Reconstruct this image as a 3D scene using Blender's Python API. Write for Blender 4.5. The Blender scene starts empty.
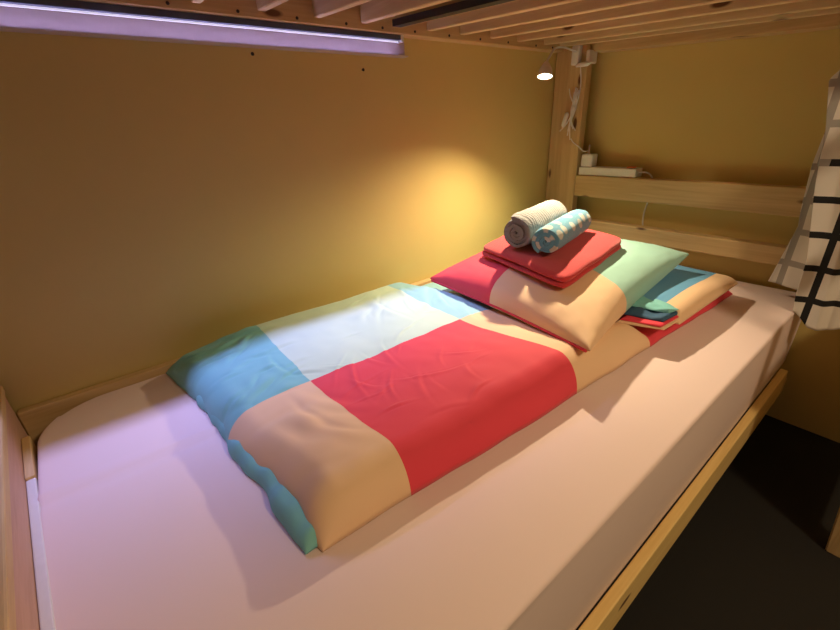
import bpy, bmesh, math, random
from mathutils import Vector, Matrix, noise

# ------------------------------------------------------------------ camera, world, light
SC = bpy.context.scene
COL = SC.collection
H = 1.05                       # camera height; builder coordinates are measured from the camera level
SC.view_settings.view_transform = 'Standard'
SC.view_settings.look = 'None'
SC.view_settings.gamma = 1.0
SC.view_settings.exposure = 0.0

cx = Vector((0.7791387, -0.62466147, -0.0482941))
cf = Vector((0.55223164, 0.72103781, -0.41890176)).normalized()
cx = (cx - cf * cx.dot(cf)).normalized()
cu = cx.cross(cf)
cam = bpy.data.cameras.new('camera')
cam.sensor_width = 36.0
cam.lens = 36.0 * 404.0 / 840.0
cam.clip_start = 0.02
camo = bpy.data.objects.new('camera', cam)
COL.objects.link(camo)
camo.matrix_world = Matrix.Translation((0, 0, H)) @ Matrix((cx, cu, -cf)).transposed().to_4x4()
SC.camera = camo

W = bpy.data.worlds.new('dim_room')
SC.world = W
W.use_nodes = True
W.node_tree.nodes['Background'].inputs[0].default_value = (1.0, 0.70, 0.44, 1)
W.node_tree.nodes['Background'].inputs[1].default_value = 0.105

LAMP = Vector((1.195, 0.87, 0.1235))            # clip lamp head
AIM = Vector((-0.25, -0.13, -0.96)).normalized()
sp = bpy.data.lights.new('clip_lamp_light', 'SPOT')
sp.energy = 42.0
sp.color = (1.0, 0.80, 0.52)
sp.spot_size = math.radians(134)
sp.spot_blend = 1.0
sp.shadow_soft_size = 0.014
spo = bpy.data.objects.new('clip_lamp_light', sp)
COL.objects.link(spo)
spo.location = LAMP + Vector((0, 0, H)) + AIM * 0.014
spo.rotation_euler = AIM.to_track_quat('-Z', 'Y').to_euler()

rl = bpy.data.lights.new('room_light', 'POINT')        # the lamp of the room beyond the bunk
rl.energy = 47.0
rl.color = (1.0, 0.76, 0.48)
rl.shadow_soft_size = 0.10
rlo = bpy.data.objects.new('room_light', rl)
COL.objects.link(rlo)
rlo.location = (0.67, -0.96, H + 0.84)

ll = bpy.data.lights.new('led_batten_light', 'AREA')   # the beam of the LED batten, straight down along the wall
ll.shape = 'RECTANGLE'
ll.size = 1.17; ll.size_y = 0.003
ll.spread = math.radians(66)
ll.energy = 2.4
ll.color = (0.40, 0.42, 1.0)
llo = bpy.data.objects.new('led_batten_light', ll)
COL.objects.link(llo)
llo.location = (0.265, 1.149, H + 0.2338)
llo.rotation_euler = (math.radians(-18), 0, 0)

LED_STRENGTH = 0.6
LED_COLOR = (0.86, 0.80, 1.0, 1)

# ------------------------------------------------------------------ materials
def new_mat(name, rough=0.7):
    m = bpy.data.materials.new(name)
    m.use_nodes = True
    b = m.node_tree.nodes['Principled BSDF']
    b.inputs['Roughness'].default_value = rough
    return m, m.node_tree, b

def node(nt, kind, **kw):
    n = nt.nodes.new(kind)
    for k, v in kw.items():
        setattr(n, k, v)
    return n

def mathn(nt, op, a, b=None, c=None):
    n = nt.nodes.new('ShaderNodeMath'); n.operation = op
    for i, v in enumerate((a, b, c)):
        if v is None: continue
        if isinstance(v, (int, float)): n.inputs[i].default_value = v
        else: nt.links.new(v, n.inputs[i])
    return n.outputs[0]

def mixc(nt, fac, a, b):
    n = nt.nodes.new('ShaderNodeMix'); n.data_type = 'RGBA'
    if isinstance(fac, (int, float)): n.inputs[0].default_value = fac
    else: nt.links.new(fac, n.inputs[0])
    for i, v in ((6, a), (7, b)):
        if isinstance(v, (tuple, list)): n.inputs[i].default_value = (*v[:3], 1)
        else: nt.links.new(v, n.inputs[i])
    return n.outputs[2]

def bump(nt, b, height, strength, dist=0.01):
    n = nt.nodes.new('ShaderNodeBump')
    n.inputs['Strength'].default_value = strength
    n.inputs['Distance'].default_value = dist
    nt.links.new(height, n.inputs['Height'])
    nt.links.new(n.outputs[0], b.inputs['Normal'])

def coords(nt, scale=(1, 1, 1), kind='Object'):
    tc = nt.nodes.new('ShaderNodeTexCoord')
    mp = nt.nodes.new('ShaderNodeMapping')
    mp.inputs['Scale'].default_value = scale
    nt.links.new(tc.outputs[kind], mp.inputs['Vector'])
    return mp.outputs[0]

def noisen(nt, vec, scale, detail=4, rough=0.55, dist=0.0):
    n = nt.nodes.new('ShaderNodeTexNoise')
    n.inputs['Scale'].default_value = scale
    n.inputs['Detail'].default_value = detail
    n.inputs['Roughness'].default_value = rough
    n.inputs['Distortion'].default_value = dist
    nt.links.new(vec, n.inputs['Vector'])
    return n.outputs[0]

def plain(name, col, rough=0.6, metal=0.0):
    m, nt, b = new_mat(name, rough)
    v = coords(nt)
    f = noisen(nt, v, 60, 3)
    nt.links.new(mixc(nt, f, tuple(c * 0.93 for c in col), tuple(min(1, c * 1.05) for c in col)), b.inputs['Base Color'])
    b.inputs['Metallic'].default_value = metal
    return m

def emitter(name, col, strength):
    m, nt, b = new_mat(name)
    b.inputs['Base Color'].default_value = (0.8, 0.8, 0.8, 1)
    b.inputs['Emission Color'].default_value = col
    b.inputs['Emission Strength'].default_value = strength
    return m

def wood(name, axis, light=(0.70, 0.50, 0.24), dark=(0.52, 0.33, 0.14), knot=(0.14, 0.06, 0.025), rough=0.55):
    m, nt, b = new_mat(name, rough)
    s = [22, 22, 22]; s[axis] = 1.1
    v = coords(nt, tuple(s))
    g = noisen(nt, v, 2.4, 5, 0.6, 0.8)
    s2 = [90, 90, 90]; s2[axis] = 3.0
    g2 = noisen(nt, coords(nt, tuple(s2)), 2.0, 3, 0.5)
    f = mathn(nt, 'ADD', mathn(nt, 'MULTIPLY', g, 0.75), mathn(nt, 'MULTIPLY', g2, 0.3))
    r = nt.nodes.new('ShaderNodeMapRange')
    r.inputs['From Min'].default_value = 0.30; r.inputs['From Max'].default_value = 0.72
    nt.links.new(f, r.inputs['Value'])
    c = mixc(nt, r.outputs[0], dark, light)
    s3 = [17, 17, 17]; s3[axis] = 6.0
    vo = nt.nodes.new('ShaderNodeTexVoronoi'); vo.inputs['Scale'].default_value = 1.0
    nt.links.new(coords(nt, tuple(s3)), vo.inputs['Vector'])
    k = nt.nodes.new('ShaderNodeMapRange')
    k.inputs['From Min'].default_value = 0.10; k.inputs['From Max'].default_value = 0.17
    k.inputs['To Min'].default_value = 1.0; k.inputs['To Max'].default_value = 0.0
    nt.links.new(vo.outputs['Distance'], k.inputs['Value'])
    nt.links.new(mixc(nt, k.outputs[0], c, knot), b.inputs['Base Color'])
    bump(nt, b, f, 0.15, 0.002)
    return m

def wall_mat(name, c1, c2):
    m, nt, b = new_mat(name, 0.72)
    v = coords(nt)
    f = noisen(nt, v, 2.2, 6, 0.6)
    nt.links.new(mixc(nt, f, c1, c2), b.inputs['Base Color'])
    h = noisen(nt, v, 90, 5, 0.6)
    h2 = noisen(nt, v, 7, 3, 0.5)
    bump(nt, b, mathn(nt, 'ADD', mathn(nt, 'MULTIPLY', h, 0.25), h2), 0.25, 0.004)
    return m

def weave_bump(nt, b, vec, s=0.10):
    h = noisen(nt, vec, 420, 2, 0.5)
    bump(nt, b, h, s, 0.001)

RED = (0.76, 0.050, 0.085)
PEACH = (0.82, 0.56, 0.34)
MINT = (0.56, 0.73, 0.57)
BLUE = (0.20, 0.52, 0.51)
BLUE_END = (0.11, 0.33, 0.56)
TEAL = (0.30, 0.58, 0.66)

def checks(name, cells, default, warp=0.006, slant=0.0):
    """cells: (u0,u1,v0,v1,colour) in the cloth's own UV metres"""
    m, nt, b = new_mat(name, 0.78)
    tc = nt.nodes.new('ShaderNodeTexCoord')
    sx = nt.nodes.new('ShaderNodeSeparateXYZ')
    nt.links.new(tc.outputs['UV'], sx.inputs[0])
    w = noisen(nt, tc.outputs['UV'], 6.0, 2)
    w2 = noisen(nt, coords(nt, (1, 1, 1), 'UV'), 4.0, 2, 0.5, 0.6)
    u0_ = mathn(nt, 'ADD', sx.outputs[0], mathn(nt, 'MULTIPLY', mathn(nt, 'MINIMUM', mathn(nt, 'SUBTRACT', sx.outputs[1], 0.6), 0.09), slant))
    u = mathn(nt, 'ADD', u0_, mathn(nt, 'MULTIPLY', mathn(nt, 'SUBTRACT', w, 0.5), warp * 2))
    v = mathn(nt, 'ADD', sx.outputs[1], mathn(nt, 'MULTIPLY', mathn(nt, 'SUBTRACT', w2, 0.5), warp * 2))
    c = default
    for (u0, u1, v0, v1, colr) in cells:
        t = mathn(nt, 'MULTIPLY', mathn(nt, 'GREATER_THAN', u, u0), mathn(nt, 'LESS_THAN', u, u1))
        t = mathn(nt, 'MULTIPLY', t, mathn(nt, 'GREATER_THAN', v, v0))
        t = mathn(nt, 'MULTIPLY', t, mathn(nt, 'LESS_THAN', v, v1))
        c = mixc(nt, t, c, colr)
    if isinstance(c, tuple): b.inputs['Base Color'].default_value = (*c, 1)
    else: nt.links.new(c, b.inputs['Base Color'])
    b.inputs['Sheen Weight'].default_value = 0.08
    weave_bump(nt, b, tc.outputs['UV'])
    return m

M = {}
M['wall'] = wall_mat('ochre_plaster', (0.64, 0.49, 0.165), (0.73, 0.57, 0.205))
M['floor'] = plain('dark_floor', (0.008, 0.0075, 0.007), 0.85)
M['ceiling'] = plain('ceiling_paint', (0.45, 0.36, 0.25), 0.8)
M['wood_x'] = wood('pine_along_length', 0)
M['wood_y'] = wood('pine_across', 1)
M['wood_z'] = wood('pine_upright', 2)
M['wood_slat'] = wood('pale_slat_pine', 1, (0.80, 0.62, 0.34), (0.64, 0.45, 0.22))
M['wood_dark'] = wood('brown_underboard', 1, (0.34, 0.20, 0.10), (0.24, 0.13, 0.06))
M['wood_pink'] = wood('reddish_plank', 1, (0.62, 0.38, 0.27), (0.50, 0.28, 0.19))
M['white_paint'] = plain('white_paint', (0.72, 0.70, 0.68), 0.5)
M['white_plastic'] = plain('white_plastic', (0.80, 0.78, 0.74), 0.4)
M['black'] = plain('black_steel', (0.012, 0.012, 0.013), 0.45)
M['alu'] = plain('anodised_profile', (0.13, 0.16, 0.27), 0.35, 0.6)
M['screw'] = plain('dark_screw', (0.05, 0.04, 0.035), 0.4, 0.7)
M['orange'] = plain('orange_switch', (0.85, 0.25, 0.08), 0.4)
M['led'] = emitter('led_light', LED_COLOR, LED_STRENGTH)
M['lens'] = emitter('lamp_lens', (1.0, 0.84, 0.55, 1), 14.0)
M['navy'] = plain('navy_lining', (0.035, 0.10, 0.19), 0.8)
M['red_cloth'] = plain('red_cloth', RED, 0.8)
M['blue_cloth'] = plain('blue_cloth', BLUE, 0.8)
M['peach_cloth'] = plain('peach_cloth', PEACH, 0.8)

def sheet_mat():
    m, nt, b = new_mat('pink_sheet', 0.75)
    v = coords(nt)
    f = noisen(nt, v, 3, 3)
    nt.links.new(mixc(nt, f, (0.77, 0.61, 0.58), (0.81, 0.65, 0.62)), b.inputs['Base Color'])
    b.inputs['Sheen Weight'].default_value = 0.1
    h = noisen(nt, v, 500, 2)
    h2 = noisen(nt, v, 9, 3)
    bump(nt, b, mathn(nt, 'ADD', mathn(nt, 'MULTIPLY', h, 0.06), mathn(nt, 'MULTIPLY', h2, 0.4)), 0.15, 0.006)
    return m
M['sheet'] = sheet_mat()

M['duvet'] = checks('checked_duvet_cotton', [
    (-1, 0.258, 0.727, 2, BLUE), (0.258, 0.698, 0.727, 2, MINT), (0.698, 3, 0.727, 2, TEAL),
    (0.258, 0.698, -1, 0.727, RED), (1.015, 3, -1, 0.727, RED)], PEACH, 0.007, 0.055)
M['flap'] = checks('duvet_end_cotton', [(-1, 3, 0.385, 2, BLUE_END)], PEACH, 0.004)
M['pillow'] = checks('checked_pillow_cotton', [
    (-1, 0.26, 0.345, 2, RED), (0.26, 3, -1, 0.345, (0.35, 0.62, 0.53)), (0.26, 3, 0.345, 2, (0.55, 0.74, 0.62))], PEACH, 0.006)

def towel_mat(name, base, kind):
    m, nt, b = new_mat(name, 0.95)
    tc = nt.nodes.new('ShaderNodeTexCoord')
    v = tc.outputs['UV']
    n = noisen(nt, v, 260, 3, 0.7)
    if kind == 'dots':
        vo = nt.nodes.new('ShaderNodeTexVoronoi'); vo.voronoi_dimensions = '2D'
        vo.inputs['Scale'].default_value = 19.0
        vo.inputs['Randomness'].default_value = 0.55
        nt.links.new(v, vo.inputs['Vector'])
        t = nt.nodes.new('ShaderNodeMapRange')
        t.inputs['From Min'].default_value = 0.25; t.inputs['From Max'].default_value = 0.31
        t.inputs['To Min'].default_value = 1.0; t.inputs['To Max'].default_value = 0.0
        nt.links.new(vo.outputs['Distance'], t.inputs['Value'])
        c = mixc(nt, t.outputs[0], base, (0.74, 0.76, 0.66))
        nt.links.new(mixc(nt, mathn(nt, 'MULTIPLY', n, 0.35), c, tuple(x * 0.7 for x in base)), b.inputs['Base Color'])
        bump(nt, b, n, 0.8, 0.004)
    else:
        wv = nt.nodes.new('ShaderNodeTexWave')
        wv.bands_direction = 'X'
        wv.inputs['Scale'].default_value = 26.0
        wv.inputs['Distortion'].default_value = 2.5
        wv.inputs['Detail Scale'].default_value = 6.0
        nt.links.new(v, wv.inputs['Vector'])
        f = mathn(nt, 'ADD', mathn(nt, 'MULTIPLY', wv.outputs['Fac'], 0.6), mathn(nt, 'MULTIPLY', n, 0.5))
        nt.links.new(mixc(nt, f, tuple(x * 0.80 for x in base), tuple(min(1, x * 1.12) for x in base)), b.inputs['Base Color'])
        bump(nt, b, f, 0.9, 0.004)
    b.inputs['Sheen Weight'].default_value = 0.2
    return m
M['grey_towel'] = towel_mat('grey_waffle_terry', (0.31, 0.31, 0.30), 'ribs')
M['blue_towel'] = towel_mat('blue_dotted_fleece', (0.14, 0.40, 0.56), 'dots')

def red_terry():
    m, nt, b = new_mat('red_fleece', 0.95)
    v = coords(nt)
    n = noisen(nt, v, 240, 3, 0.7)
    nt.links.new(mixc(nt, n, (0.50, 0.030, 0.038), (0.66, 0.050, 0.055)), b.inputs['Base Color'])
    b.inputs['Sheen Weight'].default_value = 0.25
    bump(nt, b, n, 0.4, 0.002)
    return m
M['red_towel'] = red_terry()

def cloth_grid(name, line, edge_line, switch_u):
    """white cloth with a window-pane grid; U runs across the cloth, V up, in metres"""
    m, nt, b = new_mat(name, 0.85)
    tc = nt.nodes.new('ShaderNodeTexCoord')
    sx = nt.nodes.new('ShaderNodeSeparateXYZ')
    nt.links.new(tc.outputs['UV'], sx.inputs[0])
    def lines(c, off, w):
        f = mathn(nt, 'FRACT', mathn(nt, 'DIVIDE', mathn(nt, 'ADD', c, off), 0.094))
        return mathn(nt, 'LESS_THAN', f, w / 0.094)
    t = mathn(nt, 'MAXIMUM', lines(sx.outputs[0], 10 * 0.094 - 0.142, 0.017), lines(sx.outputs[1], 10 * 0.094 + 0.519, 0.018))
    sel = mathn(nt, 'MULTIPLY', mathn(nt, 'GREATER_THAN', sx.outputs[0], switch_u), mathn(nt, 'GREATER_THAN', sx.outputs[1], -0.16 if switch_u < 1 else -9))
    lc = mixc(nt, sel, line, edge_line)
    nt.links.new(mixc(nt, t, (0.74, 0.70, 0.64), lc), b.inputs['Base Color'])
    weave_bump(nt, b, tc.outputs['UV'], 0.15)
    return m
M['cloth_front'] = cloth_grid('window_check_cloth', (0.008, 0.008, 0.010), (0.36, 0.34, 0.31), 0.212)
M['cloth_back'] = cloth_grid('window_check_reverse', (0.36, 0.34, 0.31), (0.36, 0.34, 0.31), 9.0)

# ------------------------------------------------------------------ helpers
def wloc(o):
    v = Vector((0, 0, 0))
    while o is not None:
        v += o.location; o = o.parent
    return v

def obj(name, bm, mat, parent=None, base=None, smooth=False, angle=None):
    """bm holds camera-level coordinates; links ONE mesh object"""
    off = Vector((0, 0, H))
    loc = Vector((0, 0, 0))
    if base is not None:
        loc = Vector(base) + off - (wloc(parent) if parent else Vector((0, 0, 0)))
    wl = loc + (wloc(parent) if parent else Vector((0, 0, 0)))
    for v in bm.verts: v.co = v.co + off - wl
    bmesh.ops.recalc_face_normals(bm, faces=bm.faces[:])
    if smooth:
        for f in bm.faces: f.smooth = True
        if angle is not None:
            for e in bm.edges:
                if len(e.link_faces) == 2 and e.calc_face_angle(0) > angle: e.smooth = False
    me = bpy.data.meshes.new(name)
    bm.to_mesh(me); bm.free()
    me.materials.append(mat)
    o = bpy.data.objects.new(name, me)
    COL.objects.link(o)
    o.location = loc
    if parent: o.parent = parent
    return o

def empty(name, base):
    o = bpy.data.objects.new(name, None)
    o.empty_display_size = 0.05
    COL.objects.link(o)
    o.location = Vector(base) + Vector((0, 0, H))
    return o

def tag(o, label, cat, group=None):
    o['label'] = label; o['category'] = cat
    if group: o['group'] = group
    return o

def struct(name, bm, mat):
    o = obj(name, bm, mat); o['kind'] = 'structure'; return o

def box(x0, x1, y0, y1, z0, z1, bevel=0.0, bm=None):
    b = bmesh.new()
    bmesh.ops.create_cube(b, size=1.0)
    for v in b.verts:
        v.co = Vector((x0 + (v.co.x + .5) * (x1 - x0), y0 + (v.co.y + .5) * (y1 - y0), z0 + (v.co.z + .5) * (z1 - z0)))
    if bevel:
        bmesh.ops.bevel(b, geom=b.edges[:], offset=bevel, segments=2, affect='EDGES', profile=0.5)
    if bm is None: return b
    merge(bm, b); return bm

def merge(dst, src):
    me = bpy.data.meshes.new('tmp'); src.to_mesh(me); src.free()
    dst.from_mesh(me); bpy.data.meshes.remove(me)

def prism(pts, z0, z1, bevel=0.0):
    """pts: xy outline"""
    b = bmesh.new()
    lo = [b.verts.new((x, y, z0)) for x, y in pts]
    hi = [b.verts.new((x, y, z1)) for x, y in pts]
    b.faces.new(lo[::-1]); b.faces.new(hi)
    n = len(pts)
    for i in range(n): b.faces.new((lo[i], lo[(i + 1) % n], hi[(i + 1) % n], hi[i]))
    if bevel: bmesh.ops.bevel(b, geom=b.edges[:], offset=bevel, segments=2, affect='EDGES', profile=0.5)
    return b

def tube(pts, r, seg=8, bm=None, smooth_steps=5):
    P = [Vector(p) for p in pts]
    # Catmull-Rom
    Q = []
    for i in range(len(P) - 1):
        p0 = P[max(i - 1, 0)]; p1 = P[i]; p2 = P[i + 1]; p3 = P[min(i + 2, len(P) - 1)]
        for k in range(smooth_steps):
            t = k / smooth_steps
            Q.append(0.5 * ((2 * p1) + (p2 - p0) * t + (2 * p0 - 5 * p1 + 4 * p2 - p3) * t * t + (3 * p1 - p0 - 3 * p2 + p3) * t ** 3))
    Q.append(P[-1])
    b = bm or bmesh.new()
    rings = []
    up = Vector((0.31, 0.17, 0.93)).normalized()
    for i, q in enumerate(Q):
        d = (Q[min(i + 1, len(Q) - 1)] - Q[max(i - 1, 0)])
        d = d.normalized() if d.length > 1e-9 else Vector((0, 0, 1))
        a = d.cross(up)
        if a.length < 1e-3: a = d.cross(Vector((1, 0, 0)))
        a.normalize(); c = d.cross(a)
        rings.append([b.verts.new(q + (a * math.cos(2 * math.pi * k / seg) + c * math.sin(2 * math.pi * k / seg)) * r) for k in range(seg)])
    for r0, r1 in zip(rings, rings[1:]):
        for k in range(seg): b.faces.new((r0[k], r0[(k + 1) % seg], r1[(k + 1) % seg], r1[k]))
    b.faces.new(rings[0][::-1]); b.faces.new(rings[-1])
    return b

def lathe(p0, axis, prof, seg=20):
    """prof: (distance along axis, radius)"""
    axis = Vector(axis).normalized(); p0 = Vector(p0)
    a = axis.orthogonal().normalized(); c = axis.cross(a)
    b = bmesh.new(); rings = []
    for d, r in prof:
        rings.append([b.verts.new(p0 + axis * d + (a * math.cos(2 * math.pi * k / seg) + c * math.sin(2 * math.pi * k / seg)) * r) for k in range(seg)])
    for r0, r1 in zip(rings, rings[1:]):
        for k in range(seg): b.faces.new((r0[k], r0[(k + 1) % seg], r1[(k + 1) % seg], r1[k]))
    b.faces.new(rings[0][::-1]); b.faces.new(rings[-1])
    return b

def sstep(a, b, x):
    t = max(0.0, min(1.0, (x - a) / (b - a))); return t * t * (3 - 2 * t)

def n3(x, y, z=0.0): return noise.noise(Vector((x, y, z)))

# ------------------------------------------------------------------ setting
XH = 1.76; YB = 1.172; FL = -H
struct('floor', box(-1.3, XH + .1, -2.0, YB + .1, FL - .05, FL), M['floor'])
struct('wall_back', box(-1.3, XH + .1, YB, YB + .1, FL, 1.25), M['wall'])
struct('wall_head', box(XH, XH + .1, -2.0, YB, FL, 1.25), M['wall'])
struct('wall_foot', box(-.42, -.34, .9, YB, FL, 1.25), M['wall'])
struct('ceiling', box(-1.3, XH + .1, -2.0, YB + .1, 1.25, 1.32), M['ceiling'])

# ------------------------------------------------------------------ bunk bed
bed = tag(empty('bunk_bed', (0.75, 0.65, FL)), 'pine bunk bed frame with slatted upper bunk, headboard planks and long side rail', 'bunk bed')
def bp(name, bm, mat): return obj(name, bm, mat, bed)

def zs(y): return 0.267 - 0.061 * (1.13 - y)       # underside of the upper bunk, which slopes down to the front

bp('corner_post', box(1.66, 1.70, 1.016, 1.098, FL, 0.262, .004), M['wood_z'])
bp('corner_post', box(1.672, 1.745, 1.101, 1.168, FL, 0.262, .004), M['wood_z'])
bp('front_post', box(1.663, 1.745, .1055, .1445, -.555, 0.60, .004), M['wood_z'])
bp('bed_leg', box(1.60, 1.66, .26, .32, FL, -.84, .004), M['wood_z'])
bp('bed_leg', box(-.20, -.14, .26, .32, FL, -.84, .004), M['wood_z'])
bp('cross_rail', box(1.664, 1.70, .149, 1.016, -.905, -.84, .003), M['wood_y'])
def plank(y0, y1, z0, z1, x0=1.663, x1=1.706): return box(x0, x1, y0, y1, z0, z1, .004)
bp('headboard_plank', plank(.146, 1.016, -.301, -.215), M['wood_y'])
bp('headboard_plank', plank(.146, 1.016, -.457, -.397), M['wood_y'])
# side rails of the lower bunk
M['wood_rail'] = wood('yellow_rail_pine', 0, (0.86, 0.64, 0.27), (0.70, 0.48, 0.17))
bp('side_rail', box(-.25, 1.664, .149, .1705, -.905, -.80, .003), M['wood_rail'])
bp('back_rail', box(-.27, 1.664, 1.146, 1.17, -.70, -.535, .003), M['wood_x'])
# upper bunk: wall rail with a ledger strip, end beam, front rail, slats, base board
rail = bp('upper_rail', box(-.33, 1.66, 1.128, 1.170, .2515, .40, .003), M['wood_x'])
SX = [-.27, -.13, .01, .15, .292, .434, .576, .714, .83, .946, 1.084, 1.225, 1.367, 1.526, 1.63]
for i, x in enumerate(SX):
    sx_ = x - 0.045
    if x < .2: continue
    b = lathe((sx_, 1.1285, .2615), (0, -1, 0), [(0, .0036), (.002, .0036), (.003, .0018)], 10)
    obj('screw', b, M['screw'], rail)
def slanted(x0, x1, y0, y1, dz0, dz1, bev=.002):
    b = box(x0, x1, y0, y1, 0, 1, 0)
    for v in b.verts: v.co.z = zs(v.co.y) + (dz1 if v.co.z > .5 else dz0)
    if bev: bmesh.ops.bevel(b, geom=b.edges[:], offset=bev, segments=1, affect='EDGES')
    return b
for x in SX:
    bp('slat', slanted(x, x + .02, .12, 1.127, 0, .062), M['wood_slat'])
bp('end_beam', slanted(1.672, 1.758, .04, 1.014, -.024, .12), M['wood_y'])
bp('base_board', slanted(-.33, 1.66, .02, 1.127, .064, .08, 0), M['wood_dark'])
fr = box(-.33, 1.72, .045, .09, .16, .30, .004)
bp('upper_front_rail', fr, M['wood_x'])
bp('metal_bar', slanted(.800, .828, .12, 1.10, -.004, .012, 0), M['black'])
# footboard, turned a few degrees
d = Vector((-.099, .994, 0)).normalized(); nrm = Vector((d.y, -d.x, 0))
def foot(s0, s1, w0, w1, z0, z1, bev=.003):
    """s along the footboard from y=.2, w away from the mattress"""
    o0 = Vector((-.1605, .2, 0))
    p = lambda s, w: (lambda q: (q.x, q.y))(o0 + d * s - nrm * w)
    return prism([p(s0, w0), p(s1, w0), p(s1, w1), p(s0, w1)], z0, z1, bev)
bp('footboard_plank', foot(-.1, .955, .016, .052, -.80, -.478), M['wood_pink'])
bp('footboard_cap', foot(-.1, .955, .012, .060, -.4775, -.455), M['wood_y'])
bp('footboard_edging', foot(-.1, .70, .001, .0155, -.80, -.552, .002), M['white_paint'])
bp('footboard_block', foot(.702, .86, .001, .0155, -.80, -.548, .002), M['wood_y'])

# ------------------------------------------------------------------ LED batten under the upper rail
M['board'] = plain('grey_white_board', (0.50, 0.40, 0.36), 0.6)
led = tag(empty('led_batten', (.28, 1.15, .2)), 'long cold white LED strip light with white backing board under the upper rail', 'strip light')
b = bmesh.new()
prof = [(1.1695, .250), (1.160, .250), (1.160, .2035), (1.1415, .2012), (1.1445, .1985), (1.1695, .1985)]
lo = [b.verts.new((-.33, y, z)) for y, z in prof]; hi = [b.verts.new((.883, y, z)) for y, z in prof]
b.faces.new(lo); b.faces.new(hi[::-1])
for i in range(6): b.faces.new((lo[i], lo[(i + 1) % 6], hi[(i + 1) % 6], hi[i]))
obj('backing_board', b, M['board'], led)
pr = obj('profile', box(-.33, .852, 1.134, 1.1575, .2375, .2505, .001), M['alu'], led)
obj('diffuser', box(-.33, .85, 1.1455, 1.1525, .2345, .2372), M['led'], led)
obj('end_cap', box(.8525, .862, 1.132, 1.1575, .2335, .2512, .001), M['white_plastic'], led)

# ------------------------------------------------------------------ mattress
def rounded_outline(x0, x1, y0, y1, rads, seg=14):
    """rads: (x0y0, x1y0, x1y1, x0y1)"""
    pts = []
    for (px, py, sx, sy, a0), r in zip(((x0, y0, 1, 1, math.pi), (x1, y0, -1, 1, 1.5 * math.pi), (x1, y1, -1, -1, 0), (x0, y1, 1, -1, .5 * math.pi)), rads):
        for k in range(seg + 1):
            a = a0 + .5 * math.pi * k / seg
            pts.append((px + sx * r + r * math.cos(a), py + sy * r + r * math.sin(a)))
    return pts

def mattress_mesh():
    x0, x1, y0, y1 = -.236, 1.735, .1725, 1.142
    ZT = -.55
    nx, ny = 150, 78
    R = .006
    def edge_samples(a, b_, n, r):
        out = [a + r * (1 - math.cos(.5 * math.pi * k / 7)) for k in range(8)]
        m = n - 16
        out += [a + r + (b_ - a - 2 * r) * (k + 1) / (m + 1) for k in range(m)]
        out += [b_ - r * (1 - math.cos(.5 * math.pi * k / 7)) for k in range(7, -1, -1)]
        return out
    us = edge_samples(0, 1, nx, .02); vs = edge_samples(0, 1, ny, .03)
    b = bmesh.new(); V = []
    def outline(u, v):
        # squeeze the back-left corner into a big radius
        x = x0 + (x1 - x0) * u; y = y0 + (y1 - y0) * v
        # the foot edge is slightly skewed
        return x, y
    rc = .13
    for u in us:
        row = []
        for v in vs:
            x, y = outline(u, v)
            # skewed foot edge
            x += (1 - u) ** 8 * (.050 * (1 - v) - .006)
            # big rounded corner at back-left
            cxn, cyn = x0 + rc, y1 - rc
            if x < cxn and y > cyn:
                dx, dy = cxn - x, y - cyn
                m = max(dx, dy); l = math.hypot(dx, dy)
                if l > 1e-6:
                    x = cxn - dx * m / l; y = cyn + dy * m / l
            dd = min(u * (x1 - x0), (1 - u) * (x1 - x0), v * (y1 - y0), (1 - v) * (y1 - y0))
            z = ZT
            e = max(0, 1 - dd / R)
            z -= R * (1 - math.sqrt(max(0, 1 - e * e)))
            z += .0035 * n3(x * 2.2, y * 2.2, 3.1) - .002
            # fold crease left in the sheet
            cy = .80 - .06 * (x - 0)
            if x < .30:
                z += .0045 * math.exp(-((y - cy - .012) / .010) ** 2) - .0045 * math.exp(-((y - cy + .008) / .010) ** 2)
            row.append(b.verts.new((x, y, z)))
        V.append(row)
    for i in range(len(us) - 1):
        for j in range(len(vs) - 1):
            b.faces.new((V[i][j], V[i + 1][j], V[i + 1][j + 1], V[i][j + 1]))
    # sides
    nx_, ny_ = len(us), len(vs)
    loop = [V[i][0] for i in range(nx_)] + [V[-1][j] for j in range(1, ny_)] + [V[i][-1] for i in range(nx_ - 2, -1, -1)] + [V[0][j] for j in range(ny_ - 2, 0, -1)]
    prev = loop
    for k, z in enumerate((-.0025, -.575, -.60, -.70, -.80, -.83)):
        ins = (.0002, 0, 0, 0, .001, .006)[k]
        ring = []
        for v in loop:
            if k == 0: z = v.co.z - .0025
            c = Vector((.76, .66, 0)); q = Vector((v.co.x, v.co.y, 0)) - c
            ring.append(b.verts.new((v.co.x - ins * (1 if q.x > 0 else -1) * (abs(q.x) > .9), v.co.y - ins * (1 if q.y > 0 else -1) * (abs(q.y) > .4) + .0012 * n3(v.co.x * 5, z * 8), z)))
        for i in range(len(loop)):
            b.faces.new((prev[i], prev[(i + 1) % len(loop)], ring[(i + 1) % len(loop)], ring[i]))
        prev = ring
    b.faces.new(prev)
    return b
tag(obj('mattress', mattress_mesh(), M['sheet'], None, (.75, .65, -.83), True), 'long mattress in a smooth pale pink fitted sheet on the lower bunk', 'mattress')

# ------------------------------------------------------------------ duvet
random.seed(11)
CREASES = []
def crease(x, y, ang, L, dep, w): CREASES.append((x, y, math.cos(ang), math.sin(ang), L, dep, w))
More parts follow.
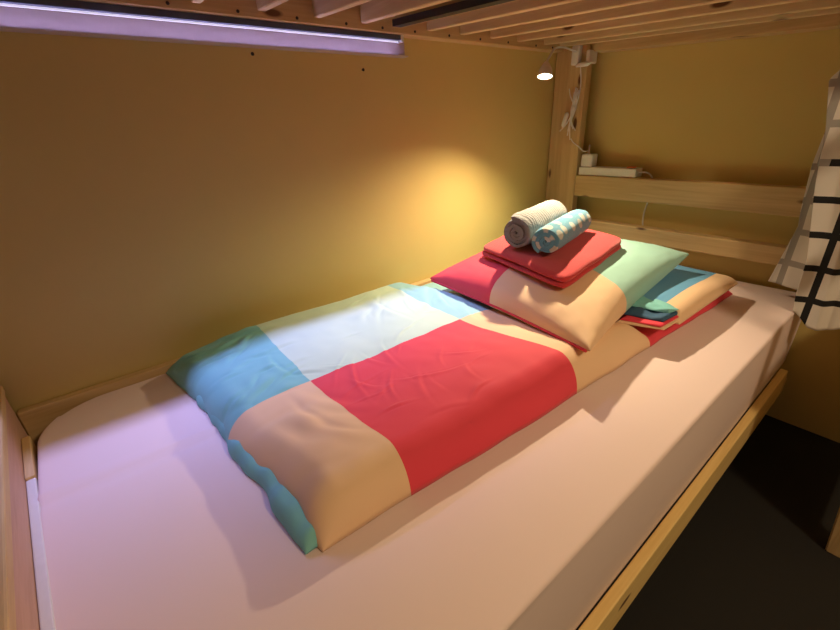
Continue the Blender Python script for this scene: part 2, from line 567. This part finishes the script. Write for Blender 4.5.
# star of creases in the middle, mint / red
for _ in range(22):
    x = random.uniform(.30, .70); y = random.gauss(.72, .13)
    crease(x, y, random.choice((random.gauss(1.2, .35), random.gauss(2.3, .3), random.gauss(.15, .3))), random.uniform(.03, .10), random.uniform(.0016, .0038), random.uniform(.0025, .0048))
for _ in range(9):
    crease(random.uniform(.30, .66), random.uniform(.40, .62), random.gauss(.9, .5), random.uniform(.03, .09), random.uniform(.0009, .002), random.uniform(.003, .006))
for _ in range(38):
    crease(random.uniform(.05, .27), random.uniform(.72, 1.08), random.gauss(.4, .6), random.uniform(.02, .07), random.uniform(.0025, .005), random.uniform(.005, .010))
for _ in range(9):
    crease(random.uniform(.10, .26), random.uniform(.44, .68), random.gauss(2.2, .4), random.uniform(.04, .11), random.uniform(.0025, .005), random.uniform(.010, .020))
for _ in range(16):
    crease(random.uniform(.5, .85), random.uniform(.75, 1.08), random.gauss(1.0, .6), random.uniform(.03, .10), random.uniform(.0025, .005), random.uniform(.006, .012))
def wrinkles(x, y):
    z = .010 * n3(x * 3.1, y * 3.1, .7) + .005 * n3(x * 8, y * 8, 4.2) + .0016 * n3(x * 24, y * 24, 1.2)
    for (cx_, cy_, ca, sa, L, dep, w) in CREASES:
        dx, dy = x - cx_, y - cy_
        if abs(dx) > .16 or abs(dy) > .16: continue
        s = dx * ca + dy * sa; t = -dx * sa + dy * ca + .14 * s * s / L + .004 * n3(s * 25, cx_ * 9)
        a = abs(s) / L
        if a > 1.6 or abs(t) > 6 * w: continue
        f = math.exp(-(a ** 2) * 1.8)
        z += .85 * f * dep * (math.exp(-((t - 1.5 * w) / (2 * w)) ** 2) - math.exp(-(t / (w * .8)) ** 2) * .8)
    return z

def esamp(n, r, k=9):
    """0..1 samples, dense at both ends (r = fraction of the edge zone)"""
    out = [r * (1 - math.cos(.5 * math.pi * i / k)) for i in range(k + 1)]
    m = n - 2 * (k + 1)
    out += [r + (1 - 2 * r) * (i + 1) / (m + 1) for i in range(m)]
    out += [1 - r * (1 - math.cos(.5 * math.pi * i / k)) for i in range(k, -1, -1)]
    return out

def slab(corners, zb, top, nu, nv, ru, rv, edgefn=None, uvfn=None, r_round=.04):
    """pillowy slab on an xy quadrilateral (front-left, front-right, back-right, back-left)"""
    A, B_, C, D = [Vector((*c, 0)) for c in corners]
    b = bmesh.new(); V = []; uv = {}
    us = esamp(nu, ru); vs = esamp(nv, rv)
    LX = ((B_ - A).length + (C - D).length) / 2; LY = ((D - A).length + (C - B_).length) / 2
    for u in us:
        row = []
        for v in vs:
            p = (A * (1 - u) + B_ * u) * (1 - v) + (D * (1 - u) + C * u) * v
            if edgefn: p = edgefn(u, v, p)
            du = min(u, 1 - u) * LX; dv = min(v, 1 - v) * LY
            e = 1.0
            for dd in (du, dv):
                q = max(0, 1 - dd / r_round); e *= math.sqrt(max(0, 1 - q * q))
            z = zb + (top(p.x, p.y) - zb) * e
            vert = b.verts.new((p.x, p.y, z))
            uv[vert] = (p.x, p.y)
            row.append(vert)
        V.append(row)
    for i in range(len(us) - 1):
        for j in range(len(vs) - 1):
            b.faces.new((V[i][j], V[i + 1][j], V[i + 1][j + 1], V[i][j + 1]))
    n1, n2 = len(us), len(vs)
    loop = [V[i][0] for i in range(n1)] + [V[-1][j] for j in range(1, n2)] + [V[i][-1] for i in range(n1 - 2, -1, -1)] + [V[0][j] for j in range(n2 - 2, 0, -1)]
    lo = []
    cen = (A + B_ + C + D) / 4
    for v in loop:
        q = (cen - Vector((v.co.x, v.co.y, 0))).normalized() * .012
        w = b.verts.new((v.co.x + q.x, v.co.y + q.y, zb)); uv[w] = uv[v]; lo.append(w)
    for i in range(len(loop)): b.faces.new((loop[i], lo[i], lo[(i + 1) % len(loop)], loop[(i + 1) % len(loop)]))
    b.faces.new(lo)
    lay = b.loops.layers.uv.new('UVMap')
    for f in b.faces:
        for l in f.loops:
            p = uv[l.vert]; l[lay].uv = uvfn(*p) if uvfn else p
    return b

duvet = tag(empty('duvet', (.8, .75, -.549)), 'folded duvet in red, peach, mint and blue check lying along the bed', 'duvet')
ZM = -.5485
def duvet_top(x, y):
    t = .072
    t -=   .036 * sstep(.985, 1.04, x + .35 * (y - .38))                   # thinner towards the head, where the end of the duvet lies on it
    t -= .010 * sstep(.70, .85, x) * sstep(.35, .5, y)
    t += .010 * math.exp(-((y - .45) / .12) ** 2) * (1 - sstep(.9, 1.0, x))   # fuller at the fold
    t -= .018 * sstep(.25, .0, x)
    k = 1 - sstep(1.0, 1.1, x)
    return ZM + t + wrinkles(x, y) * (.35 + .65 * k)
def duvet_edge(u, v, p):
    p = p.copy()
    if u < .5:
        f = (1 - u * 2) ** 3
        p.x += f * (.012 * n3(p.y * 5, 7.7) + .006 * n3(p.y * 16, 1.7))
    if v < .5:
        f = (1 - v * 2) ** 4
        p.y += f * (.010 * n3(p.x * 3.0, 3.3) + .003 * n3(p.x * 11, 9.1))
    return p
obj('cover', slab([(.115, .405), (1.57, .335), (1.55, 1.12), (.024, 1.13)], ZM, duvet_top, 400, 240, .03, .055, duvet_edge, None, .058), M['duvet'], duvet, None, True)
def under_top(x, y): return ZM + .028 + .006 * n3(x * 9, y * 9, 2.2) + .007 * n3(x * 30, y * 30, 5.2)
def under_edge(u, v, p):
    p = p.copy()
    if u < .5: p.x += (1 - u * 2) ** 2 * (.011 * n3(p.y * 8, 2.7) + .007 * n3(p.y * 21, 5.7) - .004)
    return p
obj('under_layer', slab([(.092, .418), (.6, .42), (.6, 1.0), (.048, 1.10)], ZM + .0005, under_top, 60, 110, .05, .04, under_edge, None, .020), M['blue_cloth'], duvet, None, True)
# the end of the duvet lying back over itself near the head of the bed
def flap_top(x, y): return ZM + .086 + .004 * n3(x * 7, y * 7, 8.8) - .010 * sstep(1.35, 1.5, x) + .010 * sstep(.5, .9, y)
obj('end_flap', slab([(1.105, .330), (1.535, .325), (1.60, 1.08), (1.085, 1.08)], ZM + .050, flap_top, 70, 70, .06, .06, None, None, .036), M['flap'], duvet, None, True)
def thin(name, corners, z0, z1, mat, wob):
    o = obj(name, slab(corners, z0, lambda x, y: z1 + wob * n3(x * 30, y * 30, z0 * 90), 34, 30, .1, .1, None, None, .008), mat, duvet, None, True)
    return o
thin('opening_lip', [(1.030, .338), (1.13, .334), (1.16, .44), (.985, .440)], ZM + .058, ZM + .065, M['peach_cloth'], .003)
thin('opening_lining', [(1.026, .344), (1.13, .338), (1.16, .44), (.995, .435)], ZM + .0655, ZM + .070, M['red_cloth'], .003)
thin('opening_fold', [(1.046, .350), (1.13, .343), (1.16, .45), (1.02, .45)], ZM + .0705, ZM + .079, M['navy'], .008)
thin('opening_fold', [(1.085, .354), (1.13, .347), (1.16, .45), (1.065, .45)], ZM + .080, ZM + .087, M['blue_cloth'], .008)

# ------------------------------------------------------------------ pillow
PO = (.744, .376); PU = (.700, .077); PV = (.058, .607)      # near corner and the two edges of the pillow
def pill_xy(s, t):
    a, c = (s + 1) / 2, (t + 1) / 2
    return PO[0] + a * PU[0] + c * PV[0], PO[1] + a * PU[1] + c * PV[1]
def pill_uv(x, y):
    dx, dy = x - PO[0], y - PO[1]; det = PU[0] * PV[1] - PU[1] * PV[0]
    return ((dx * PV[1] - dy * PV[0]) / det * 2 - 1, (PU[0] * dy - PU[1] * dx) / det * 2 - 1)
def pill_thick(s, t):
    a = max(0, 1 - s * s); c = max(0, 1 - t * t)
    return (a * c) ** .36
def pill_seam(s, t): return -.464 + .012 * (s + 1) + .022 * max(0, s) * (abs(s) * abs(t)) + .010 * (abs(s * t)) ** 3
def pill_top(x, y):
    s, t = pill_uv(x, y); s = max(-1, min(1, s)); t = max(-1, min(1, t))
    return pill_seam(s, t) + .092 * pill_thick(s, t)
def pillow_mesh():
    b = bmesh.new(); n = 64
    g = [math.sin((i / n - .5) * math.pi) for i in range(n + 1)]
    T = {}; Bt = {}; uv = {}
    for i, s in enumerate(g):
        for j, t in enumerate(g):
            ins_s = 1 - .085 * (1 - t * t) * abs(s) ** 3; ins_t = 1 - .085 * (1 - s * s) * abs(t) ** 3
            x, y = pill_xy(s * ins_s, t * ins_t)
            z0 = pill_seam(s, t); h = pill_thick(s, t)
            w = .004 * n3(s * 3, t * 3, 6.1) * h + .003 * n3(s * 9, t * 9, 1.1) * (1 - h) + .0014 * n3(s * 14, t * 14, 4.1)
            T[i, j] = b.verts.new((x, y, z0 + .092 * h + w)); uv[T[i, j]] = ((s * ins_s + 1) * .35, (t * ins_t + 1) * .305)
            if i in (0, n) or j in (0, n): Bt[i, j] = T[i, j]
            else:
                zb = max(z0 - .045 * h, -.476); Bt[i, j] = b.verts.new((x, y, zb)); uv[Bt[i, j]] = uv[T[i, j]]
    lay = b.loops.layers.uv.new('UVMap')
    for i in range(n):
        for j in range(n):
            for D_, fl in ((T, 0), (Bt, 1)):
                vs = [D_[i, j], D_[i + 1, j], D_[i + 1, j + 1], D_[i, j + 1]]
                if fl: vs = vs[::-1]
                try: f = b.faces.new(vs)
                except ValueError: continue
                for l in f.loops:
                    p = uv[l.vert]
                    l[lay].uv = p
    return b
pil = tag(obj('pillow', pillow_mesh(), M['pillow'], None, (1.12, .70, -.46), True), 'plump checked pillow in red, peach and mint under the folded red towel', 'pillow')
# piped underside edge
def pipe_pt(k):
    t = 1 - k / 10 * 2
    x, y = pill_xy(-(1 - .085 * (1 - t * t)) + .004, t * .97)
    return (x, y, pill_seam(-1, t) - .004)
b = tube([pipe_pt(k) for k in range(11)], .004, 6)
obj('piping', b, M['red_cloth'], pil, None, True)

# ------------------------------------------------------------------ folded red towel
TC = [(.845, .512), (1.25, .565), (1.30, .94), (.925, .885)]          # front-left, front-right, back-right, back-left
def towel_layer(z_off, th, grow, seed):
    cen = Vector((sum(c[0] for c in TC) / 4, sum(c[1] for c in TC) / 4, 0))
    Q = [cen + (Vector((*c, 0)) - cen) * grow for c in TC]
    b = bmesh.new(); us = esamp(44, .06, 6); vs = esamp(44, .06, 6)
    T = []; Bm = []
    for u in us:
        r1 = []; r2 = []
        for v in vs:
            p = (Q[0] * (1 - u) + Q[1] * u) * (1 - v) + (Q[3] * (1 - u) + Q[2] * u) * v
            p = cen + (p - cen) * (1 - .075 * (abs(2 * u - 1) ** 7) * (abs(2 * v - 1) ** 7))
            p.x += .004 * n3(u * 3, v * 3, seed); p.y += .005 * n3(u * 3, v * 3, seed + 5)
            e = min(min(u, 1 - u) * .40, min(v, 1 - v) * .40)
            q = max(0, 1 - e / .016); s = math.sqrt(max(0, 1 - q * q))
            base = pill_top(p.x, p.y) * .75 + .25 * -.372 + .004
            base = max(base, pill_top(p.x, p.y) + .003) + z_off
            wob = .004 * n3(p.x * 9, p.y * 9, seed)
            mid = base + th / 2
            r1.append(b.verts.new((p.x, p.y, mid + th / 2 * s + wob)))
            r2.append(b.verts.new((p.x, p.y, mid - th / 2 * s + min(wob, .002))))
        T.append(r1); Bm.append(r2)
    n = len(us)
    for i in range(n - 1):
        for j in range(n - 1):
            b.faces.new((T[i][j], T[i + 1][j], T[i + 1][j + 1], T[i][j + 1]))
            b.faces.new((Bm[i][j], Bm[i][j + 1], Bm[i + 1][j + 1], Bm[i + 1][j]))
    bmesh.ops.remove_doubles(b, verts=b.verts[:], dist=1e-5)
    return b
rt = tag(empty('red_towel', (1.06, .72, -.36)), 'folded red towel lying on the pillow under two rolled towels', 'towel')
obj('lower_fold', towel_layer(0, .012, 1.0, 1.3), M['red_towel'], rt, None, True)
obj('upper_fold', towel_layer(.0125, .018, .985, 2.9), M['red_towel'], rt, None, True)

# ------------------------------------------------------------------ rolled towels
def roll_mesh(p0, p1, R, th, turns, phase, seed, wob=.003):
    p0, p1 = Vector(p0), Vector(p1)
    ax = (p1 - p0).normalized(); L = (p1 - p0).length
    side = ax.cross(Vector((0, 0, 1))).normalized(); up = side.cross(ax)
    n = int(turns * 30); m = 34
    b = bmesh.new(); lay = b.loops.layers.uv.new('UVMap')
    arc = 0; arcs = []
    pr_ = []
    for i in range(n + 1):
        a = i / n * turns * 2 * math.pi
        r = .006 + (R - .006) * i / n
        if i: arc += 2 * math.pi * r * turns / n
        arcs.append(arc); pr_.append((a + phase, r))
    O = []; I = []
    for i, (a, r) in enumerate(pr_):
        ro, ri = [], []
        for k in range(m + 1):
            s = k / m
            # the inner turns stand a little proud or sunken, the ends are rounded
            stick = .010 * n3(a * .25, seed, 3) * (1 if k in (0, m) else 0)
            endr = 1 - .10 * (abs(2 * s - 1) ** 10)
            w = wob * n3(math.cos(a) * 1.5 + seed, math.sin(a) * 1.5, s * 5) + wob * .6 * n3(math.cos(a) * 5 + seed, math.sin(a) * 5, s * 16)
            sq = 1.0 - .06 * max(0, -math.sin(a))            # flattened where it rests
            dirv = side * math.cos(a) + up * math.sin(a) * sq
            c = p0 + ax * (s * L + stick)
            ro.append(b.verts.new(c + dirv * ((r + w * r / R) * endr)))
            ri.append(b.verts.new(c + dirv * ((max(.002, r - th) + w * r / R) * endr)))
        O.append(ro); I.append(ri)
    uvd = {}
    for i in range(n + 1):
        for k in range(m + 1):
            uvd[O[i][k]] = (k / m * L, arcs[i]); uvd[I[i][k]] = (k / m * L, arcs[i])
    F = []
    for i in range(n):
        for k in range(m):
            F.append(b.faces.new((O[i][k], O[i + 1][k], O[i + 1][k + 1], O[i][k + 1])))
            F.append(b.faces.new((I[i][k], I[i][k + 1], I[i + 1][k + 1], I[i + 1][k])))
        F.append(b.faces.new((O[i][0], I[i][0], I[i + 1][0], O[i + 1][0])))
        F.append(b.faces.new((O[i][m], O[i + 1][m], I[i + 1][m], I[i][m])))
    for k in range(m):
        F.append(b.faces.new((O[n][k], I[n][k], I[n][k + 1], O[n][k + 1])))
        F.append(b.faces.new((O[0][k], O[0][k + 1], I[0][k + 1], I[0][k])))
    for f in F:
        for l in f.loops: l[lay].uv = uvd[l.vert]
    return b
def towel_surface(x, y): return max(pill_top(x, y) * .75 + .25 * -.372 + .004, pill_top(x, y) + .003) + .0125 + .018
g0 = (.925, .735); g1 = (1.205, .80)
gz0 = towel_surface(*g0) + .050; gz1 = towel_surface(*g1) + .046
gz = max(gz0, gz1) - .006
grey = tag(obj('rolled_towel', roll_mesh((*g0, gz), (*g1, gz), .054, .0105, 4, 1.9, 1.0), M['grey_towel'], None, (1.06, .765, gz - .046), True, 1.0),
           'larger rolled towel in ribbed grey terry on the red towel', 'towel', 'rolled towels on the pillow')
b0 = (.924, .632); b1 = (1.203, .703)
bz = max(towel_surface(*b0), towel_surface(*b1)) + .031
blue = tag(obj('rolled_towel', roll_mesh((*b0, bz), (*b1, bz), .0455, .011, 3.3, 2.3, 5.0, .0022), M['blue_towel'], None, (1.06, .655, bz - .037), True, 1.0),
           'smaller rolled towel, blue with pale spots, in front of the grey one', 'towel', 'rolled towels on the pillow')

# ------------------------------------------------------------------ hanging cloth with window-pane check
def interp(tbl, z):
    if z >= tbl[0][0]: return tbl[0][1]
    for (za, a), (zb, b_) in zip(tbl, tbl[1:]):
        if zb <= z <= za: return b_ + (a - b_) * (z - zb) / (za - zb)
    return tbl[-1][1]
def cloth_panel(left, right, bottom, ztop, xfn, nz=90, ny=50, vshift=0.0):
    b = bmesh.new(); lay = b.loops.layers.uv.new('UVMap'); V = []; uv = {}
    for i in range(nz + 1):
        row = []
        for j in range(ny + 1):
            t = j / ny
            zb = bottom(t)
            z = ztop + (zb - ztop) * i / nz
            y = interp(left, z) * (1 - t) + interp(right, z) * t
            x = xfn(t, z, y)
            v = b.verts.new((x, y, z)); uv[v] = (y if ztop < .05 or z < .05 else y, z + vshift); row.append(v)
        V.append(row)
    for i in range(nz):
        for j in range(ny):
            f = b.faces.new((V[i][j], V[i + 1][j], V[i + 1][j + 1], V[i][j + 1]))
            for l in f.loops: l[lay].uv = uv[l.vert]
    return b
cl = tag(empty('checked_cloth', (1.57, .16, -.6)), 'white cloth with black window-pane check hanging at the bed front by the headboard', 'cloth')
def front_x(t, z, y):
    return 1.545 + .030 * sstep(.45, .65, t) + .009 * math.sin(t * 9 + z * 2) * sstep(.2, -.1, z) * .8 + .006 * n3(t * 4, z * 5, 2)
o = obj('front_panel', cloth_panel([(.20, .165), (.062, .268), (-.055, .243), (-.19, .226), (-.395, .188), (-.50, .184), (-.60, .172)],
      [(.20, .10), (.06, .07), (-.6, .052)], lambda t: -.552 - .042 * sstep(.0, .35, t) + .014 * sstep(.55, 1, t), .20, front_x, 90, 120), M['cloth_front'], cl, None, True)
def back_x(t, z, y): return 1.635 + .012 * math.sin(t * 7 + 1) + .008 * n3(t * 4, z * 7, 5) + .012 * math.exp(-((z + .33) / .04) ** 2) * (1 - t)
o2 = obj('back_panel', cloth_panel([(.20, .165), (.0, .255), (-.146, .262), (-.25, .256), (-.327, .249), (-.40, .258), (-.507, .273)],
      [(.20, .13), (.06, .14), (-.6, .13)], lambda t: -.505 - .010 * t, .19, back_x, 90, 40, .02), M['cloth_back'], cl, None, True)
for q in (o, o2):
    md = q.modifiers.new('thickness', 'SOLIDIFY'); md.thickness = .0022; md.offset = 0

# ------------------------------------------------------------------ clip lamp on the corner post
lamp = tag(empty('clip_lamp', (1.655, 1.05, .2)), 'small lit clip lamp on a thin flexible neck at the top of the post', 'lamp')
cb = box(1.634, 1.6585, 1.040, 1.074, .196, .262, .005)
clp = obj('clamp', cb, M['white_plastic'], lamp)
obj('clamp_jaw', box(1.640, 1.70, 1.000, 1.0145, .196, .240, .005), M['white_plastic'], clp)
obj('clamp_spring', lathe((1.640, 1.050, .194), (0, -1, 0), [(0, .007), (.02, .0085), (.045, .0085), (.055, .006)], 12), M['white_plastic'], clp, None, True)
back = LAMP - AIM * .042
obj('neck', tube([(1.64, 1.055, .240), (1.58, 1.055, .247), (1.52, 1.04, .246), (1.42, 1.0, .230), tuple(back + Vector((.03, .01, .02))), tuple(back)], .0035, 8), M['white_plastic'], lamp, None, True)
sh = obj('shade', lathe(back, AIM, [(0, .007), (.010, .013), (.020, .019), (.0405, .0228), (.0405, .0218), (.022, .0175)], 24), M['white_plastic'], lamp, None, True, .6)
obj('lens', lathe(back, AIM, [(.0335, .0198), (.0380, .0196), (.0410, .0160), (.0425, .001)], 24), M['lens'], lamp, None, True)

# ------------------------------------------------------------------ cable bundle on the post, adapter, power strip
random.seed(4)
cab = tag(empty('cable_bundle', (1.65, 1.04, -.15)), 'bunch of white cables with inline switch tied to the corner post', 'cable')
b = bmesh.new()
KX = 1.6535
knot = Vector((KX, 1.052, .045))
for k in range(7):
    a = random.uniform(-.6, .6)
    e1 = knot + Vector((-.006 * random.random(), a * .05, .055 + .02 * random.random()))
    e2 = knot + Vector((-.004 - .010 * random.random(), a * .07 + .012, -.075 - .05 * random.random()))
    tube([e1, e1 * .5 + knot * .5 + Vector((-.006, .008 * a, .012)), knot + Vector((-.004 * (k % 3), .003 * (k - 3), 0)), e2 * .5 + knot * .5 + Vector((-.006, -.016 * a, -.01)), e2], .0022, 6, b)
obj('cable_loops', b, M['white_plastic'], cab, None, True)
obj('cable_tie', lathe(knot + Vector((-.006, 0, .010)), (0, 0, -1), [(0, .006), (.012, .007), (.018, .006)], 10), M['white_plastic'], cab, None, True)
sw = lathe((KX - .012, 1.072, .030), (0, .26, -.95), [(0, .004), (.006, .009), (.050, .009), (.058, .004)], 10)
obj('inline_switch', sw, M['white_plastic'], cab, None, True)
tb = tube([(KX - .002, 1.050, -.07), (KX - .004, 1.035, -.085), (1.652, 1.012, -.10), (1.676, 1.000, -.12), (1.694, .990, -.118), (1.697, .988, -.110)], .0022, 6)
obj('lead', tb, M['white_plastic'], cab, None, True)
obj('lead', tube([knot + Vector((-.004, -.01, .0)), (1.652, 1.030, .12), (1.650, 1.040, .197)], .0022, 6), M['white_plastic'], cab, None, True)

ad = tag(empty('charger_plug', (1.718, .985, -.18)), 'white square plug adapter standing on the power strip', 'plug')
obj('body', box(1.675, 1.719, .956, 1.008, -.181, -.131, .006), M['white_plastic'], ad)
obj('strain_relief', lathe((1.697, .988, -.1315), (0, 0, 1), [(0, .006), (.010, .0035), (.035, .003)], 10), M['white_plastic'], ad, None, True)

ps = tag(empty('power_strip', (1.722, .89, -.215)), 'white power strip resting on the top headboard plank beside the post', 'power strip')
obj('body', box(1.672, 1.728, .768, 1.011, -.2145, -.1815, .004), M['white_plastic'], ps)
obj('switch', box(1.684, 1.708, .785, .812, -.181, -.175, .002), M['orange'], ps)
pc = tube([(1.702, .769, -.200), (1.706, .750, -.196), (1.716, .732, -.205), (1.727, .722, -.235), (1.728, .727, -.30), (1.728, .735, -.37), (1.728, .722, -.46), (1.728, .722, -.52)], .003, 6)
obj('cord', pc, M['white_plastic'], ps, None, True)

# ------------------------------------------------------------------ wall nails and the wooden leg on the floor
for i, (x, z, lab) in enumerate(((.418, .186, 'dark nail in the ochre wall below the middle of the strip light'), (.733, .163, 'dark nail in the ochre wall below the right end of the strip light'))):
    tag(obj('nail', lathe((x, YB + .002, z), (0, -1, 0), [(0, .002), (.007, .002), (.0075, .0042), (.009, .0042), (.0095, .002)], 10), M['screw'], None, (x, YB, z)), lab, 'nail', 'nails in the back wall')
lad = tag(empty('ladder', (1.42, -.12, FL)), 'wooden ladder leaning on the bunk, one foot on the dark floor at the right edge', 'ladder')
def leaning(x0, x1, z0, z1, w):
    b = box(x0, x1, 0, 1, z0, z1)
    for v in b.verts:
        yy = -.084 + .090 * (v.co.z - FL)
        v.co.y = yy - (w if v.co.y < .5 else 0)
    bmesh.ops.bevel(b, geom=b.edges[:], offset=.003, segments=2, affect='EDGES')
    return b
for x in (1.222, 1.63): obj('upright', leaning(x, x + .04, FL, .42, .068), M['wood_z'], lad)
for k in range(4):
    z = FL + .28 * (k + 1); y = -.084 + .090 * (z - FL)
    obj('rung', box(1.262, 1.63, y - .062, y - .008, z, z + .03, .003), M['wood_x'], lad)
obj('shadow_board', leaning(1.262, 1.63, -.98, -.45, .018), M['wood_x'], lad)  # added board out of view, not a ladder part; keeps the floor behind in shadow
